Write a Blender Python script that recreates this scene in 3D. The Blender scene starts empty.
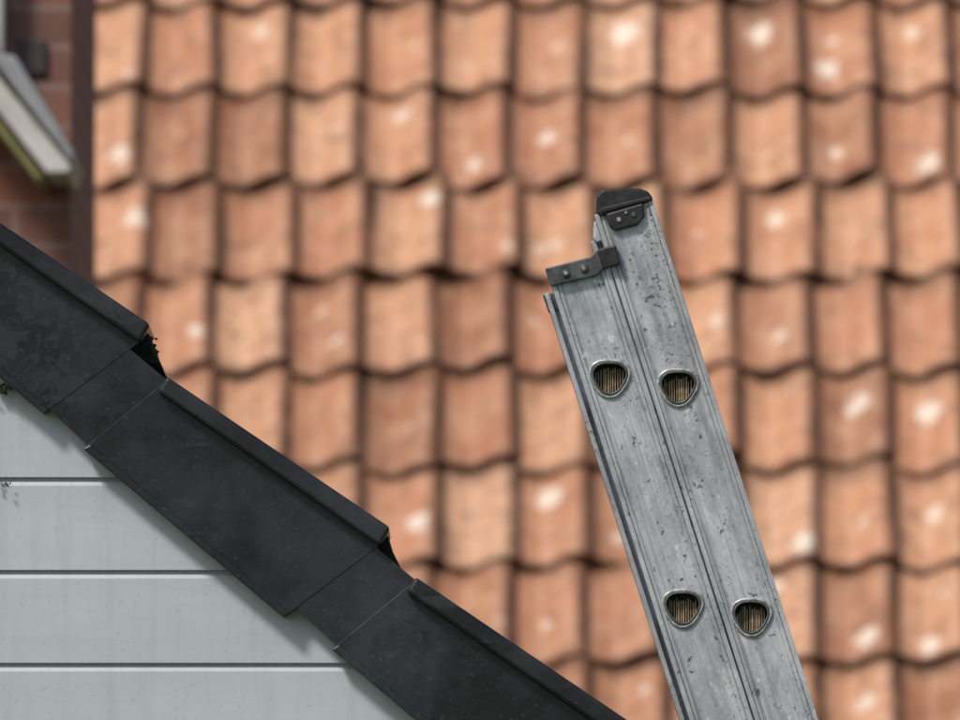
import bpy, bmesh, math, random
import numpy as np
from mathutils import Vector, Matrix
random.seed(7); rng=np.random.default_rng(7)
scene=bpy.context.scene
S=1.1277e-3            # metres per drawing unit on the gable elevation (y = 12 m)
def E(px,py): return ((px-480)*S, 5.0+(360-py)*S*1.004)

# ------------------------------------------------------------------ node helpers
def new_mat(name):
    m=bpy.data.materials.new(name); m.use_nodes=True
    nt=m.node_tree; b=nt.nodes['Principled BSDF']; return m,nt,b
def N(nt,t,**kw):
    n=nt.nodes.new(t)
    for k,v in kw.items(): setattr(n,k,v)
    return n
def ramp(nt,inp,stops):
    r=N(nt,'ShaderNodeValToRGB'); e=r.color_ramp.elements
    while len(e)<len(stops): e.new(0.5)
    for i,(p,c) in enumerate(stops):
        e[i].position=p; e[i].color=(c,c,c,1) if not isinstance(c,tuple) else (*c,1)
    nt.links.new(inp,r.inputs[0]); return r.outputs[0]
def mix(nt,f,a,b,mode='MIX'):
    m=N(nt,'ShaderNodeMix',data_type='RGBA',blend_type=mode)
    for i,v in ((0,f),(6,a),(7,b)):
        if isinstance(v,(int,float)): m.inputs[i].default_value=v
        elif isinstance(v,tuple): m.inputs[i].default_value=(*v,1)
        else: nt.links.new(v,m.inputs[i])
    return m.outputs[2]
def math_(nt,op,a,b=None,clamp=False):
    m=N(nt,'ShaderNodeMath',operation=op); m.use_clamp=clamp
    for i,v in ((0,a),(1,b)):
        if v is None: continue
        if isinstance(v,(int,float)): m.inputs[i].default_value=v
        else: nt.links.new(v,m.inputs[i])
    return m.outputs[0]
def coords(nt,scale=(1,1,1),rot=(0,0,0)):
    tc=N(nt,'ShaderNodeTexCoord'); mp=N(nt,'ShaderNodeMapping')
    mp.inputs['Scale'].default_value=scale; mp.inputs['Rotation'].default_value=rot
    nt.links.new(tc.outputs['Object'],mp.inputs[0]); return mp.outputs[0]
def noise(nt,vec,scale,detail=4,rough=0.55,dist=0):
    n=N(nt,'ShaderNodeTexNoise'); n.inputs['Scale'].default_value=scale
    n.inputs['Detail'].default_value=detail; n.inputs['Roughness'].default_value=rough
    n.inputs['Distortion'].default_value=dist
    nt.links.new(vec,n.inputs['Vector']); return n.outputs[0]
def bump(nt,b,h,strength,dist):
    n=N(nt,'ShaderNodeBump'); n.inputs['Strength'].default_value=strength; n.inputs['Distance'].default_value=dist
    nt.links.new(h,n.inputs['Height']); nt.links.new(n.outputs[0],b.inputs['Normal'])

# ------------------------------------------------------------------ materials
def mat_tile():
    m,nt,b=new_mat('clay_pantile')
    at=N(nt,'ShaderNodeAttribute',attribute_name='tuv'); sp=N(nt,'ShaderNodeSeparateXYZ')
    nt.links.new(at.outputs['Vector'],sp.inputs[0]); u,v,r=sp.outputs
    c=coords(nt)
    base=ramp(nt,r,[(0,(0.33,0.135,0.07)),(0.3,(0.48,0.21,0.115)),(0.65,(0.58,0.27,0.15)),(0.85,(0.62,0.32,0.185)),(1,(0.69,0.40,0.25))])
    n1=noise(nt,c,8,4,0.7)
    base=mix(nt,ramp(nt,n1,[(0.40,0.0),(0.66,0.5)]),base,(0.74,0.46,0.29))
    n2=noise(nt,c,17,4,0.75)
    base=mix(nt,ramp(nt,n2,[(0.49,0.0),(0.66,0.7)]),base,(0.25,0.125,0.07))
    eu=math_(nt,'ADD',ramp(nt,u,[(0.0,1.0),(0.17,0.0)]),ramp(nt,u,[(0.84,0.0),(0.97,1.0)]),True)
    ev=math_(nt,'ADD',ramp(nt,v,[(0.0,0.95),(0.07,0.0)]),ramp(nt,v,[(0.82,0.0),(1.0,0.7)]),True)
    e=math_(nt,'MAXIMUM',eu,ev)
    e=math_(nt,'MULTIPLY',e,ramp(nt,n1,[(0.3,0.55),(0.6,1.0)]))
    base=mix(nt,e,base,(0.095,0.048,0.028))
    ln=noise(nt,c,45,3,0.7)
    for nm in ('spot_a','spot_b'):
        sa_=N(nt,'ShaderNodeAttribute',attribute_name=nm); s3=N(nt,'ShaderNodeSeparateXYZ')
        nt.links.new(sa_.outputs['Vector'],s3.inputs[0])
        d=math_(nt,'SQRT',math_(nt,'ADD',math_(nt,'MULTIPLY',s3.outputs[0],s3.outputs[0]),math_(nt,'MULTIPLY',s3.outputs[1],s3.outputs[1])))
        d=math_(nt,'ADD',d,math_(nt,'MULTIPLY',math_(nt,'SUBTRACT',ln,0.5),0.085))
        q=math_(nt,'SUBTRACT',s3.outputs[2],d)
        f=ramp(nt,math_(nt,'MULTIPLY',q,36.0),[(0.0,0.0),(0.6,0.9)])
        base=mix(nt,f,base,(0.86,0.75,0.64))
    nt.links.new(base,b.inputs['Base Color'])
    rr=ramp(nt,n2,[(0.35,0.33),(0.65,0.6)]); nt.links.new(rr,b.inputs['Roughness'])
    bump(nt,b,n2,0.5,0.008); return m
def mat_brick():
    m,nt,b=new_mat('red_brick')
    tc=N(nt,'ShaderNodeTexCoord'); sp=N(nt,'ShaderNodeSeparateXYZ'); nt.links.new(tc.outputs['Object'],sp.inputs[0])
    cb=N(nt,'ShaderNodeCombineXYZ'); nt.links.new(math_(nt,'ADD',sp.outputs[0],sp.outputs[1]),cb.inputs[0]); nt.links.new(sp.outputs[2],cb.inputs[1])
    br=N(nt,'ShaderNodeTexBrick'); br.inputs['Scale'].default_value=1
    br.inputs['Brick Width'].default_value=0.225; br.inputs['Row Height'].default_value=0.075
    br.inputs['Mortar Size'].default_value=0.006; br.inputs['Bias'].default_value=-0.1
    br.inputs['Color1'].default_value=(0.29,0.105,0.065,1); br.inputs['Color2'].default_value=(0.13,0.065,0.055,1)
    br.inputs['Mortar'].default_value=(0.26,0.185,0.155,1)
    nt.links.new(cb.outputs[0],br.inputs['Vector'])
    c=coords(nt); n=noise(nt,c,9,5)
    nt.links.new(mix(nt,ramp(nt,n,[(0.4,0.0),(0.7,0.6)]),br.outputs[0],(0.29,0.16,0.12)),b.inputs['Base Color'])
    b.inputs['Roughness'].default_value=0.85; bump(nt,b,br.outputs[1],-0.6,0.006); return m
def mat_siding():
    m,nt,b=new_mat('white_upvc_cladding'); c=coords(nt,(1.2,1,5)); n=noise(nt,c,2.5,4)
    col=mix(nt,ramp(nt,n,[(0.35,0.0),(0.7,0.7)]),(0.50,0.55,0.59),(0.43,0.475,0.51))
    c2=coords(nt,(14,1,1.2)); n2=noise(nt,c2,3,4,0.7)
    col=mix(nt,ramp(nt,n2,[(0.50,0.0),(0.8,0.4)]),col,(0.33,0.36,0.36))
    nf=noise(nt,coords(nt),160,3); col=mix(nt,ramp(nt,nf,[(0.61,0.0),(0.74,0.45)]),col,(0.28,0.30,0.29))
    nt.links.new(col,b.inputs['Base Color']); b.inputs['Roughness'].default_value=0.42; bump(nt,b,n,0.15,0.01); return m
def mat_black():
    m,nt,b=new_mat('weathered_black_verge_painted_glare'); c=coords(nt)
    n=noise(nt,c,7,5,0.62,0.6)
    col=mix(nt,ramp(nt,n,[(0.43,0.0),(0.72,0.9)]),(0.007,0.008,0.010),(0.027,0.031,0.037))  # pale patches: weathering plus sky glare painted into the colour
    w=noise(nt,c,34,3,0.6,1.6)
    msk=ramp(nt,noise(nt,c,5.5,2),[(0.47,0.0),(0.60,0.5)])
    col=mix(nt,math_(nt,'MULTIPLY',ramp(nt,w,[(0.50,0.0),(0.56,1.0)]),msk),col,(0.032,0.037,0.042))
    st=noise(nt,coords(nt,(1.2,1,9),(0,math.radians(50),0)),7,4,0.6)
    col=mix(nt,ramp(nt,st,[(0.62,0.0),(0.74,0.4)]),col,(0.055,0.061,0.068))  # pale diagonal streaks: weathering, brightened to paint in gloss
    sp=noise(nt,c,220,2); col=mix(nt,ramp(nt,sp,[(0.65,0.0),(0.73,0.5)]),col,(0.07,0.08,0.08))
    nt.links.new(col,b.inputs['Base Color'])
    nt.links.new(ramp(nt,n,[(0.35,0.22),(0.65,0.44)]),b.inputs['Roughness'])
    bump(nt,b,noise(nt,c,9,4),0.4,0.006); return m
def mat_alu():
    m,nt,b=new_mat('weathered_aluminium')
    c=coords(nt,(1,1,0.45)); c1=coords(nt)
    n=noise(nt,c,34,6,0.75)
    col=ramp(nt,n,[(0.32,(0.29,0.31,0.33)),(0.48,(0.49,0.515,0.54)),(0.66,(0.67,0.69,0.715))])
    st=noise(nt,coords(nt,(1,1,0.02)),230,3)
    col=mix(nt,ramp(nt,st,[(0.46,0.0),(0.68,0.5)]),col,(0.24,0.25,0.265))
    bl=noise(nt,coords(nt,(1,1,0.4)),13,5,0.75,0.5)
    col=mix(nt,ramp(nt,bl,[(0.50,0.0),(0.68,0.6)]),col,(0.22,0.23,0.24))
    dens=ramp(nt,noise(nt,c,20,4,0.7),[(0.46,0.0),(0.66,1.0)])
    sp=noise(nt,c1,210,4,0.75)
    col=mix(nt,math_(nt,'MULTIPLY',ramp(nt,sp,[(0.565,0.0),(0.61,0.9)]),dens),col,(0.08,0.076,0.07))
    sp3=noise(nt,c1,95,3,0.6)
    col=mix(nt,ramp(nt,sp3,[(0.655,0.0),(0.69,0.85)]),col,(0.08,0.075,0.07))
    sp2=noise(nt,coords(nt,(1,1,0.6),(0,0.4,0)),80,4,0.6)
    col=mix(nt,ramp(nt,sp2,[(0.64,0.0),(0.70,0.7)]),col,(0.80,0.81,0.82))
    nt.links.new(col,b.inputs['Base Color']); b.inputs['Metallic'].default_value=0.3
    nt.links.new(ramp(nt,n,[(0.3,0.55),(0.7,0.38)]),b.inputs['Roughness'])
    bump(nt,b,sp,0.25,0.0006); return m
def mat_plain(name,col,rough=0.6,metal=0,col2=None,sc=40):
    m,nt,b=new_mat(name); c=coords(nt); n=noise(nt,c,sc,4,0.65)
    c2=col2 or tuple(x*0.55 for x in col)
    nt.links.new(mix(nt,ramp(nt,n,[(0.35,0.0),(0.7,1.0)]),col,c2),b.inputs['Base Color'])
    b.inputs['Roughness'].default_value=rough; b.inputs['Metallic'].default_value=metal
    bump(nt,b,n,0.2,0.002); return m
M_tile=mat_tile(); M_brick=mat_brick(); M_siding=mat_siding(); M_black=mat_black(); M_alu=mat_alu()
M_ribs=mat_plain('stained_added_fins',(0.46,0.36,0.22),0.6,0,(0.20,0.14,0.08),170)
M_bore=mat_plain('dark_rung_bore',(0.05,0.045,0.04),0.7,0.1,(0.02,0.02,0.02),80)
M_gap=mat_plain('dark_gap_fill',(0.02,0.022,0.018),0.9,0,(0.012,0.014,0.01),80)  # near-black colour that paints the darkness of the verge gaps
M_collar=mat_plain('rung_collar_metal',(0.56,0.57,0.58),0.45,0.4,(0.12,0.12,0.12),150)
M_steel=mat_plain('dark_steel',(0.12,0.125,0.13),0.5,0.3,(0.04,0.04,0.04),90)
M_plastic=mat_plain('black_plastic',(0.010,0.010,0.011),0.45,0,(0.035,0.035,0.035),80)
M_moss=mat_plain('moss',(0.05,0.08,0.025),0.9,0,(0.03,0.04,0.015),60)
M_grass=mat_plain('grass',(0.06,0.10,0.035),0.95,0,(0.09,0.10,0.05),1.2)
M_white=mat_plain('cream_paint',(0.68,0.66,0.63),0.5,0,(0.48,0.45,0.41),14)
M_lead=mat_plain('lead_flashing',(0.36,0.37,0.38),0.55,0.1,(0.26,0.27,0.28),12)
M_algae=mat_plain('algae_soffit',(0.34,0.32,0.13),0.8,0,(0.20,0.21,0.08),12)
M_glass=mat_plain('window_glass',(0.02,0.025,0.03),0.08,0,(0.03,0.035,0.04),3)

# ------------------------------------------------------------------ mesh helpers
def empty(name,loc=(0,0,0),rot=(0,0,0)):
    o=bpy.data.objects.new(name,None); scene.collection.objects.link(o); o.location=loc; o.rotation_euler=rot; return o
def mesh_obj(name,verts,faces,mat,parent=None,smooth=False,bevel=0,seg=2):
    me=bpy.data.meshes.new(name); me.from_pydata(verts,[],faces); me.update()
    bm=bmesh.new(); bm.from_mesh(me); bmesh.ops.recalc_face_normals(bm,faces=bm.faces); bm.to_mesh(me); bm.free()
    me.materials.append(mat); o=bpy.data.objects.new(name,me); scene.collection.objects.link(o)
    if parent: o.parent=parent
    if smooth: me.polygons.foreach_set('use_smooth',[True]*len(me.polygons))
    if bevel:
        b=o.modifiers.new('bevel','BEVEL'); b.width=bevel; b.segments=seg; b.limit_method='ANGLE'; b.angle_limit=math.radians(30)
    return o
def prism(poly,y0,y1,V=None,F=None):
    V=[] if V is None else V; F=[] if F is None else F
    n=len(poly); k=len(V)
    V+= [(x,y0,z) for x,z in poly]+[(x,y1,z) for x,z in poly]
    F.append([k+i for i in range(n)]); F.append([k+n+i for i in range(n)][::-1])
    for i in range(n):
        j=(i+1)%n; F.append([k+j,k+i,k+n+i,k+n+j])
    return V,F
def box(name,x0,x1,y0,y1,z0,z1,mat,parent=None,bevel=0):
    V,F=prism([(x0,z0),(x1,z0),(x1,z1),(x0,z1)],y0,y1); return mesh_obj(name,V,F,mat,parent,bevel=bevel)

# ------------------------------------------------------------------ ground
mesh_obj('ground',[(-600,-300,0),(600,-300,0),(600,900,0),(-600,900,0)],[[0,1,2,3]],M_grass)

# ------------------------------------------------------------------ clad gable house (foreground)
house=empty('clad_house')
UP=(-238,-201); DN=(249,200)
def off(k):
    t=UP if k<0 else DN; return (abs(k)*t[0],abs(k)*t[1])
xr=E(166+UP[0]*11,0)[0]      # ridge line
def side(pts,mir): return [((2*xr-x) if mir else x,z) for x,z in pts]
def tr(pts,o): return [E(a+o[0],b+o[1]) for a,b in pts]
vf=([],[]); vs=([],[]); vj=([],[]); vc=([],[]); vl=([],[]); vw=([],[])
for mir in (False,True):
    for k in range(-11,2):
        o=off(k); jx=random.uniform(-1.5,1.5) if k!=0 else 0; o=(o[0]+jx,o[1]+jx*.8)
        prism(side(tr([(163,386),(383,537),(378,548),(285,618),(85,450)],o),mir),11.965,12.05,*vf)
        prism(side(tr([(92,446),(291,613),(285,618.6),(84.5,450.5)],o),mir),11.961,11.98,*vl)
        prism(side(tr([(168,379),(391,529.5),(380,547),(159,394)],o),mir),11.950,12.15,*vs)
        prism(side(tr([(110,334),(190,400),(112,468),(36,397)],o),mir),11.9657,12.045,*vj)
        prism(side(tr([(130,362),(387,533),(372,556),(120,388)],o),mir),12.08,17.0,*vc)
        prism(side(tr([(364,534),(388,534),(393,551),(402,569),(380,563),(366,552)],o),mir),12.0,12.3,*vw)  # added black wedge, stands in for the dark gap below the roll end
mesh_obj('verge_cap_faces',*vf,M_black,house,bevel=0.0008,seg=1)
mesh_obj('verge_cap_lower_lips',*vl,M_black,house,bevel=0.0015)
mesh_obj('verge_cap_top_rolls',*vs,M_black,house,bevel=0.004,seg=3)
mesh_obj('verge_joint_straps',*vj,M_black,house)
mesh_obj('verge_gap_fill',*vw,M_gap,house,bevel=0.003)
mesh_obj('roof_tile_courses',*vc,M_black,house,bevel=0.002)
# cladding
WX1=E(600,0)[0]; WX0=2*xr-WX1
z_line=E(0,478)[1]; BH=92.7*S
V=[];F=[]
zt=E(0,385-201*11)[1]
kk=-int(z_line/BH)
CY=11.988
def pl(y): return CY+y
while z_line+kk*BH<zt+0.3:
    zb=z_line+kk*BH; n0=len(V)
    pts=[(0.007,0.0),(0.0,0.0008),(0.0,0.0955),(0.0015,0.0990),(0.0055,0.1015),(0.007,BH)]
    for a,b in pts:
        V.append((WX0,pl(a),zb+b)); V.append((WX1,pl(a),zb+b))
    for i in range(len(pts)-1):
        F.append([n0+2*i,n0+2*i+1,n0+2*i+3,n0+2*i+2])
    kk+=1
me=bpy.data.meshes.new('cladding'); me.from_pydata(V,[],F); bm=bmesh.new(); bm.from_mesh(me)
a=Vector((E(125,400)[0],0,E(125,400)[1])); ang=math.atan2(201,238)
nrm=Vector((math.sin(ang),0,math.cos(ang)))
bmesh.ops.bisect_plane(bm,geom=bm.verts[:]+bm.edges[:]+bm.faces[:],plane_co=a,plane_no=nrm,clear_outer=True)
a2=Vector((2*xr-a.x,0,a.z)); n2=Vector((-nrm.x,0,nrm.z))
bmesh.ops.bisect_plane(bm,geom=bm.verts[:]+bm.edges[:]+bm.faces[:],plane_co=a2,plane_no=n2,clear_outer=True)
bmesh.ops.recalc_face_normals(bm,faces=bm.faces); bm.to_mesh(me); bm.free(); me.materials.append(M_siding)
o=bpy.data.objects.new('cladding_boards',me); scene.collection.objects.link(o); o.parent=house
ez=E(640,745)[1]; rz=zt-0.02
V,F=prism([(WX0,0),(WX1-0.002,0),(WX1-0.002,ez),(xr,rz-0.12),(WX0,ez)],12.0,16.9); mesh_obj('wall_body',V,F,M_brick,house)
for sx in (1,-1):
    gx=E(665,0)[0]; gx=gx if sx>0 else 2*xr-gx; V=[];F=[]; gz=E(0,752)[1]; n=10
    for i in range(n+1):
        t=math.pi+math.pi*i/n
        for r in (0.036,0.033):
            for y in (11.98,17.0): V.append((gx+r*math.cos(t),y,gz+r*math.sin(t)))
    for i in range(n):
        b0=i*4; b1=b0+4
        F+=[[b0,b0+1,b1+1,b1],[b0+2,b1+2,b1+3,b0+3],[b0,b1,b1+2,b0+2],[b0+1,b0+3,b1+3,b1+1]]
    mesh_obj('gutter',V,F,M_plastic,house)
box('window_frame',xr-0.7,xr+0.7,11.95,12.02,1.0,2.2,M_white,house,0.004)
box('window_pane',xr-0.62,xr+0.62,11.94,11.96,1.08,2.12,M_glass,house)

# ------------------------------------------------------------------ moss and weeds (leaf-sized faces)
def tuft(name,cx,cy,cz,rx,rz,n,size):
    V=[];F=[]
    for i in range(n):
        p=Vector((cx+random.gauss(0,rx),cy+random.gauss(0,0.006),cz+random.gauss(0,rz)))
        d=Vector((random.uniform(-1,1),random.uniform(-1,.4),random.uniform(-.5,1))).normalized(); s=Vector((random.uniform(-1,1),random.uniform(-1,1),random.uniform(-1,1))).cross(d).normalized()
        L=size*random.uniform(.5,1.3); w=L*.35; k=len(V)
        V+=[p,p+d*L*.5+s*w,p+d*L,p+d*L*.5-s*w]; F.append([k,k+1,k+2,k+3])
    mesh_obj(name,[tuple(v) for v in V],F,M_moss)
x,z=E(151,355); tuft('moss_clump',x,12.01,z,0.0028,0.007,90,0.006)
x,z=E(2,391); tuft('moss_clump',x,11.98,z,0.006,0.003,50,0.006)
x,z=E(4,484); tuft('moss_clump',x,11.984,z,0.004,0.0012,12,0.006)

# ------------------------------------------------------------------ extension ladder
lx,lz=E(652,197); LA=math.atan2(0.3165,1)
lad=empty('extension_ladder',(lx,12.0,lz),(0,-LA,0))
cs,sn=math.cos(LA),math.sin(LA)
def L(px,py):
    dx=(px-652)*S; dz=(197-py)*S
    return (dx*cs+dz*sn, -dx*sn+dz*cs)
def up2(x,z): return (x*cs+z*sn,-x*sn+z*cs)
def rung_raw(R,n=48,amp=0.085):
    out=[]
    for i in range(n):
        t=2*math.pi*i/n; r=R*(1+amp*math.cos(3*(t+math.pi/2)))
        out.append((r*math.cos(t)*1.06,r*math.sin(t)))
    return out
def rung_shape(R,n=48): return [up2(*p) for p in rung_raw(R,n)]   # tread stays level although ladder leans
def plate(name,outer,holes,y0,th,mat):
    cu=bpy.data.curves.new(name,'CURVE'); cu.dimensions='2D'; cu.fill_mode='BOTH'; cu.extrude=th/2
    for pts in [outer]+holes:
        s=cu.splines.new('POLY'); s.points.add(len(pts)-1); s.use_cyclic_u=True
        for p,q in zip(s.points,pts): p.co=(q[0],q[1],0,1)
    tmp=bpy.data.objects.new(name,cu); scene.collection.objects.link(tmp)
    dg=bpy.context.evaluated_depsgraph_get(); me=bpy.data.meshes.new_from_object(tmp.evaluated_get(dg))
    me.transform(Matrix.Rotation(math.radians(90),4,'X')); me.transform(Matrix.Translation((0,y0+th/2,0)))
    bpy.data.objects.remove(tmp); me.materials.clear(); me.materials.append(mat)
    o=bpy.data.objects.new(name,me); scene.collection.objects.link(o); o.parent=lad; return o
def section(tag,u0,u1,vt,vb,hu,hv):
    nr=int((hv-vb)/0.272)
    cen=[(hu,hv-0.272*i) for i in range(nr+1) if hv-0.272*i>vb+0.06]
    for fy,d in ((0.0,1),(0.40,-1)):
        holes=[[(c[0]+p[0],c[1]+p[1]) for p in rung_shape(0.0182)] for c in cen]
        y=fy+0.004*d if d>0 else fy-0.006
        plate(tag+'_stile_web',[(u0+.003,vb),(u1-.003,vb),(u1-.003,vt-.001),(u0+.003,vt-.001)],holes,y,0.002,M_alu)
        V=[];F=[]
        for a,b,e0,e1 in ((u0,u0+.0055,0,.030),(u1-.0055,u1,0,.030),(u0+.0060,u0+.010,.0018,.008),(u1-.010,u1-.0060,.0018,.008),
                          (u0+.0110,u0+.0122,.0030,.006),(u1-.0122,u1-.0110,.0030,.006)):
            ya,yb=(fy+e0,fy+e1) if d>0 else (fy-e1,fy-e0)
            prism([(a,vb),(b,vb),(b,vt),(a,vt)],ya,yb,V,F)
        mesh_obj(tag+'_stile_flanges',V,F,M_alu,lad,bevel=0.0009)
    n=64
    for c in cen:
        outer=rung_shape(0.0190,n); inner=rung_shape(0.0176,n)
        V=[];F=[]
        for y in (0.002,0.398):
            V+=[(c[0]+p[0],y,c[1]+p[1]) for p in outer]+[(c[0]+p[0],y,c[1]+p[1]) for p in inner]
        for i in range(n):
            j=(i+1)%n
            F+=[[i,j,2*n+j,2*n+i],[n+i,3*n+i,3*n+j,n+j],[i,n+i,n+j,j],[2*n+i,2*n+j,3*n+j,3*n+i]]
        mesh_obj(tag+'_rung',V,F,M_bore,lad)
        # added insert: vertical fins stand in for lit ribs inside the bore
        raw=rung_raw(0.0170,96); V=[];F=[]
        xs=np.arange(-0.0150,0.0151,0.0027)
        for xx in xs:
            xx+=random.uniform(-.0003,.0003)
            zz=[q[1] for q in raw if abs(q[0]-xx)<0.0013]
            if len(zz)<2: continue
            za,zt_=min(zz),max(zz)
            if zt_-za<.006: continue
            ww=0.0006+random.uniform(-.0002,.0003); zt_-=random.uniform(.003,.009)
            dy=random.uniform(0,.0025)
            q4=[(c[0]+a[0],c[1]+a[1]) for a in (up2(xx-ww,za),up2(xx+ww,za),up2(xx+ww,zt_),up2(xx-ww,zt_))]
            prism(q4,0.010+dy,0.017,V,F); prism(q4,0.383,0.390,V,F)
        mesh_obj(tag+'_rung_added_fins',V,F,M_ribs,lad)
        V,F=prism([(c[0]+p[0],c[1]+p[1]) for p in rung_shape(0.0177)],0.0175,0.019)
        prism([(c[0]+p[0],c[1]+p[1]) for p in rung_shape(0.0177)],0.381,0.3825,V,F)
        mesh_obj(tag+'_rung_added_back',V,F,M_bore,lad)
        for R,dep,y in ((0.0205,0.0021,0.003),(0.0177,0.0014,0.0015)):
            cu=bpy.data.curves.new('collar','CURVE'); cu.dimensions='3D'; cu.bevel_depth=dep; cu.bevel_resolution=3
            pts=rung_shape(R); s=cu.splines.new('POLY'); s.points.add(len(pts)-1); s.use_cyclic_u=True
            for p,q in zip(s.points,pts): p.co=(c[0]+q[0],y,c[1]+q[1],1)
            cu.materials.append(M_collar if R>.018 else M_steel)
            o=bpy.data.objects.new(tag+'_rung_collar',cu); scene.collection.objects.link(o); o.parent=lad
zb=-lz/cs
section('fly',-0.068,0,0,zb+0.45,-0.0365,-0.213)
section('base',-0.138,-0.070,-0.042,zb+0.03,-0.107,-0.180)
for y in (0.0,0.36): 
    V,F=prism([(-.141,zb+.0),(-.067,zb+.0),(-.067,zb+.06),(-.141,zb+.06)],y-.004,y+.044); mesh_obj('rubber_foot',V,F,M_plastic,lad,bevel=.004)
capo=[L(*p) for p in ((600,217),(596.5,213),(597,196),(602,190),(625,187.5),(640,188.5),(648,191),(652.5,197),(653,201))]
for y0,mm in ((-0.002,M_plastic),(0.366,M_alu)):
    V,F=prism(capo,y0,y0+.034); mesh_obj('end_cap',V,F,mm,lad,bevel=.0025,seg=3)
    if y0<0:
        V,F=prism([L(*p) for p in ((606,214),(609,226),(616,231),(638,225),(645,216),(643,203))],y0-.001,y0+.012)
        mesh_obj('end_cap_tongue',V,F,M_plastic,lad,bevel=.002)
        V,F=prism([L(*p) for p in ((601,213),(601,208.5),(650,196.5),(651,200))],y0-.002,y0+.002)
        mesh_obj('end_cap_rib',V,F,M_plastic,lad,bevel=.0008)
def disc(name,u,v,r,y0,y1,mat):
    V,F=prism([(u+r*math.cos(t*math.pi/8),v+r*math.sin(t*math.pi/8)) for t in range(16)],y0,y1); mesh_obj(name,V,F,mat,lad,bevel=r*.25)
for px,py,r,mm in ((619,220,.0026,M_collar),(634,215,.003,M_steel),(626,213,.0016,M_collar)):
    u,v=L(px,py); disc('end_cap_screw',u,v,r,-.0045,0,mm)
# guide bracket holding both sections
V,F=prism([L(*p) for p in ((545,269),(590,257.5),(597,250),(616,245.5),(620.5,265),(603,270),(597,276),(551,287),)],-.0045,.0015)
mesh_obj('guide_bracket',V,F,M_steel,lad,bevel=.0015)
V,F=prism([L(*p) for p in ((597,250),(616,245.5),(620.5,265),(603,270))],-.009,-.0045); mesh_obj('guide_bracket_hook',V,F,M_plastic,lad,bevel=.002)
for p in ((566,274),(584,269)):
    u,v=L(*p); disc('bracket_rivet',u,v,.0048,-.0068,-.004,M_steel); disc('bracket_rivet_pin',u,v,.0022,-.0082,-.006,M_collar)
V,F=prism([L(*p) for p in ((545,269),(590,257.5),(597,276),(551,287),)],.385,.405); mesh_obj('guide_bracket_far',V,F,M_steel,lad,bevel=.0015)

# ------------------------------------------------------------------ brick house with sloping bargeboard (upper left)
bh=empty('brick_house'); s2=20.05*9.375e-5
def E2(px,py): return ((px-480)*s2, 4.161+20*math.tan(math.radians(4))+(360-py)*s2*1.004)
bx=E2(70,0)[0]
box('wall_bay',bx-4.5,bx,20,21.3,0,9.5,M_brick,bh)
box('wall_main',bx-9,bx-1.2,21.3,26,0,8.6,M_brick,bh)
V,F=prism([(bx-9.3,8.6),(bx-0.9,8.6),(bx-5.1,12)],21.0,26.3); mesh_obj('roof',V,F,M_black,bh)
V,F=prism([(bx-4.7,9.5),(bx+.2,9.5),(bx-2.2,11.3)],19.8,21.6); mesh_obj('bay_roof',V,F,M_black,bh)
def sl(pts,y0,y1,name,mat):
    V,F=prism([E2(*p) for p in pts],y0,y1); return mesh_obj(name,V,F,mat,bh,bevel=.006)
k=15
sl([(-6*k,-52-55),(6,68),(21,70),(80,166),(78,178),(-7*k,-60)],19.72,20.12,'canopy_lead_top',M_lead)
sl([(-8*k,-62),(78,180),(73,186),(52,186),(-8*k,-32)],19.74,20.1,'canopy_fascia',M_white)
sl([(-8*k,-31),(51,187.5),(42,192),(-8*k,-14)],19.78,20.1,'canopy_soffit',M_algae)
x,z=E2(4,70)
box('window_frame',x-1.1,x,19.93,20.02,z,z+1.3,M_white,bh,.005)
box('window_pane',x-1.04,x-.05,19.92,19.94,z+.06,z+1.24,M_glass,bh)
M_eng=mat_plain('engineering_brick',(0.045,0.036,0.038),0.6,0,(0.09,0.055,0.05),20)
box('blue_brick_quoin',x+.02,E2(46,0)[0],19.990,20.02,E2(0,74)[1],E2(0,40)[1],M_eng,bh,.003)

# ------------------------------------------------------------------ pantiled house behind
th=empty('pantiled_house')
AL=math.radians(52); yc=29.4; zc0=4.161+yc*math.tan(math.radians(4))
W=0.2068; G=0.352; H=0.050
ca,sa=math.cos(AL),math.sin(AL)
def roofpt(x,s,h): # s metres up-slope from the reference point, h normal to slope
    return np.stack([x, yc+s*ca-h*sa, zc0+s*sa+h*ca],-1)
x_ref=(514-480)*2.66e-3; s_ref=-0.075
nu,nv=15,5
U=np.linspace(0,1.05,nu)
def prof_h(u):
    u=np.asarray(u)
    h=np.where(u<0.36,0.30*np.cos(np.pi/2*u/0.36)**2, 0)
    h=np.where((u>=0.36)&(u<0.84),0.5-0.5*np.cos(np.pi*(u-0.36)/0.48),h)
    h=np.where(u>=0.84,1-0.65*((u-0.84)/0.21)**2,h)
    return h*H
Vv=np.linspace(0,1.14,nv)
Vs=[];Fs=[];At=[];SA=[];SB=[];cnt=0
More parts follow.
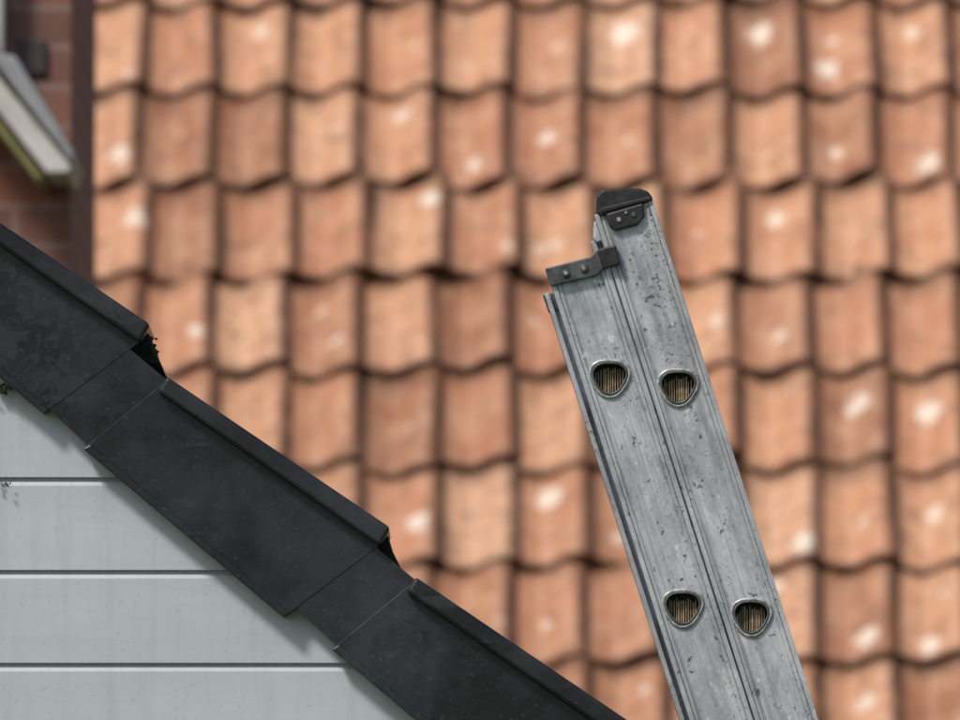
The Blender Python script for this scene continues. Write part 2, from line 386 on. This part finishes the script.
for j in range(-10,14):
    rowx=rng.normal(0,.006)
    for i in range(-38,32):
        r=rng.random(); ox=rowx+rng.normal(0,.004); os=rng.normal(0,.009); rot=rng.normal(0,.018); lift=0.032+rng.normal(0,.005); cr=rng.normal(0,.08)
        uu,vv=np.meshgrid(U,Vv)
        x=(uu)*W; s=vv*G
        h=prof_h(uu)*(1+cr)+lift*(1-vv/1.14)+0.002
        h=h-0.006*np.exp(-vv*40)
        # tail corners are rounded off on hand-made tiles
        edge=0.016*np.exp(-((uu)/0.10)**2)+0.018*np.exp(-((uu-1.05)/0.13)**2)
        s=s+edge*np.exp(-vv*6)
        X=x_ref+i*W+ox+x-rot*s; Sx=s_ref+j*G+os+s+rot*(x-W/2)
        top=roofpt(X,Sx,h).reshape(-1,3); a=np.stack([uu,vv,np.full_like(uu,r)],-1).reshape(-1,3)
        tail=roofpt(X[0],Sx[0],h[0]); tail2=roofpt(X[0],Sx[0]+.003,h[0]-.018)
        side_=roofpt(X[:,-1],Sx[:,-1],h[:,-1]); side2=roofpt(X[:,-1],Sx[:,-1],h[:,-1]-.014)
        Vs+= [top,tail,tail2,side_,side2]
        aa=[a,np.stack([U,U*0+.02,U*0+r],-1),np.stack([U,U*0,U*0+r],-1),np.stack([Vv*0+1,Vv,Vv*0+r],-1),np.stack([Vv*0+1,Vv,Vv*0+r],-1)]
        At+=aa; full=np.concatenate(aa)
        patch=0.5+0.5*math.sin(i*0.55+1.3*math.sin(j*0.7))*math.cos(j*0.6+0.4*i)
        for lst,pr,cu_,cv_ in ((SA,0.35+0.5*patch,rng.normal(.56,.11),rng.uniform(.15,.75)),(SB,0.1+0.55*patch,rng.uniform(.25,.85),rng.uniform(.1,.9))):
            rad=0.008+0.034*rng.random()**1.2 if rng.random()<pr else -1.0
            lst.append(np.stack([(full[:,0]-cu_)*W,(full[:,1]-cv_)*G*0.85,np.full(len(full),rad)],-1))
        for q in range(nv-1):
            for p in range(nu-1):
                b0=cnt+q*nu+p; Fs.append((b0,b0+1,b0+nu+1,b0+nu))
        t0=cnt+nu*nv
        for p in range(nu-1): Fs.append((t0+nu+p,t0+nu+p+1,t0+p+1,t0+p))
        d0=t0+2*nu
        for q in range(nv-1): Fs.append((d0+q,d0+nv+q,d0+nv+q+1,d0+q+1))
        cnt=d0+2*nv
me=bpy.data.meshes.new('pantiles'); me.from_pydata(np.concatenate(Vs).tolist(),[],Fs); me.update()
me.polygons.foreach_set('use_smooth',[True]*len(me.polygons))
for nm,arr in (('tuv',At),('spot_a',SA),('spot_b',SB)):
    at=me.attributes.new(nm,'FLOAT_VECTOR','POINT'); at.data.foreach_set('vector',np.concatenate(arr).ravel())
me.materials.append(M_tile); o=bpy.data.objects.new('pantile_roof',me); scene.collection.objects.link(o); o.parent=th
M_ridge=mat_plain('ridge_clay',(0.42,0.2,0.13),0.7,0,(0.3,0.16,0.1),9)
xl,xrr=x_ref-38*W,x_ref+32*W
s0,s1=s_ref-10*G,s_ref+14*G
def yz(s,h): return (yc+s*ca-h*sa, zc0+s*sa+h*ca)
e0=yz(s0+.05,-.02); rdg=yz(s1,-.02); yb=2*rdg[0]-e0[0]
poly=[(e0[0]+.25,0.0),(e0[0]+.25,e0[1]-.05),e0,rdg,(yb,e0[1]),(yb,0)]
n=len(poly); V=[]
for xx in (xl+.05,xrr-.05): V+=[(xx,a,b) for a,b in poly]
F=[list(range(n)),list(range(n,2*n))[::-1]]+[[i,(i+1)%n,n+(i+1)%n,n+i] for i in range(n)]
mesh_obj('brick_walls',V,F,M_brick,th)
V=[];n=12
for xx in (xl,xrr):
    V+=[(xx,rdg[0]+.13*math.cos(math.pi*i/n),rdg[1]+.02+.13*math.sin(math.pi*i/n)) for i in range(n+1)]
mesh_obj('ridge_tiles',V,[[i,i+1,n+2+i,n+1+i] for i in range(n)],M_ridge,th)
for xx in (-5.5,-2.5,1.5,4):
    box('window_frame',xx,xx+1.3,e0[0]+.2,e0[0]+.27,.9,2.2,M_white,th,.004)
    box('window_pane',xx+.07,xx+1.23,e0[0]+.19,e0[0]+.21,.97,2.13,M_glass,th)

# ------------------------------------------------------------------ light
el=math.radians(50); az_v=Vector((-0.66,-0.75,0)).normalized()
sd=Vector((az_v.x*math.cos(el),az_v.y*math.cos(el),math.sin(el)))
w=bpy.data.worlds.new('World'); scene.world=w; w.use_nodes=True; nt=w.node_tree
sky=nt.nodes.new('ShaderNodeTexSky'); sky.sky_type='NISHITA'; sky.sun_disc=False
sky.sun_elevation=el; sky.sun_rotation=math.atan2(sd.x,sd.y); sky.dust_density=3; sky.air_density=1.0
nt.links.new(sky.outputs[0],nt.nodes['Background'].inputs[0]); nt.nodes['Background'].inputs[1].default_value=0.095
sl_=bpy.data.lights.new('sun','SUN'); sl_.energy=2.9; sl_.angle=math.radians(9); sl_.color=(1,.95,.88)
so=bpy.data.objects.new('sun',sl_); scene.collection.objects.link(so); so.rotation_euler=sd.to_track_quat('Z','Y').to_euler(); so.location=(-5,-5,20)

# ------------------------------------------------------------------ camera
cd=bpy.data.cameras.new('camera'); cam=bpy.data.objects.new('camera',cd); scene.collection.objects.link(cam)
cam.location=(0,0,4.161); cam.rotation_euler=(math.radians(94),0,0)
cd.lens=400; cd.sensor_width=36; cd.clip_start=0.1; cd.clip_end=2000
cd.dof.use_dof=True; cd.dof.focus_distance=12.02; cd.dof.aperture_fstop=14
scene.camera=cam
scene.view_settings.view_transform='Standard'; scene.view_settings.look='None'; scene.view_settings.exposure=0
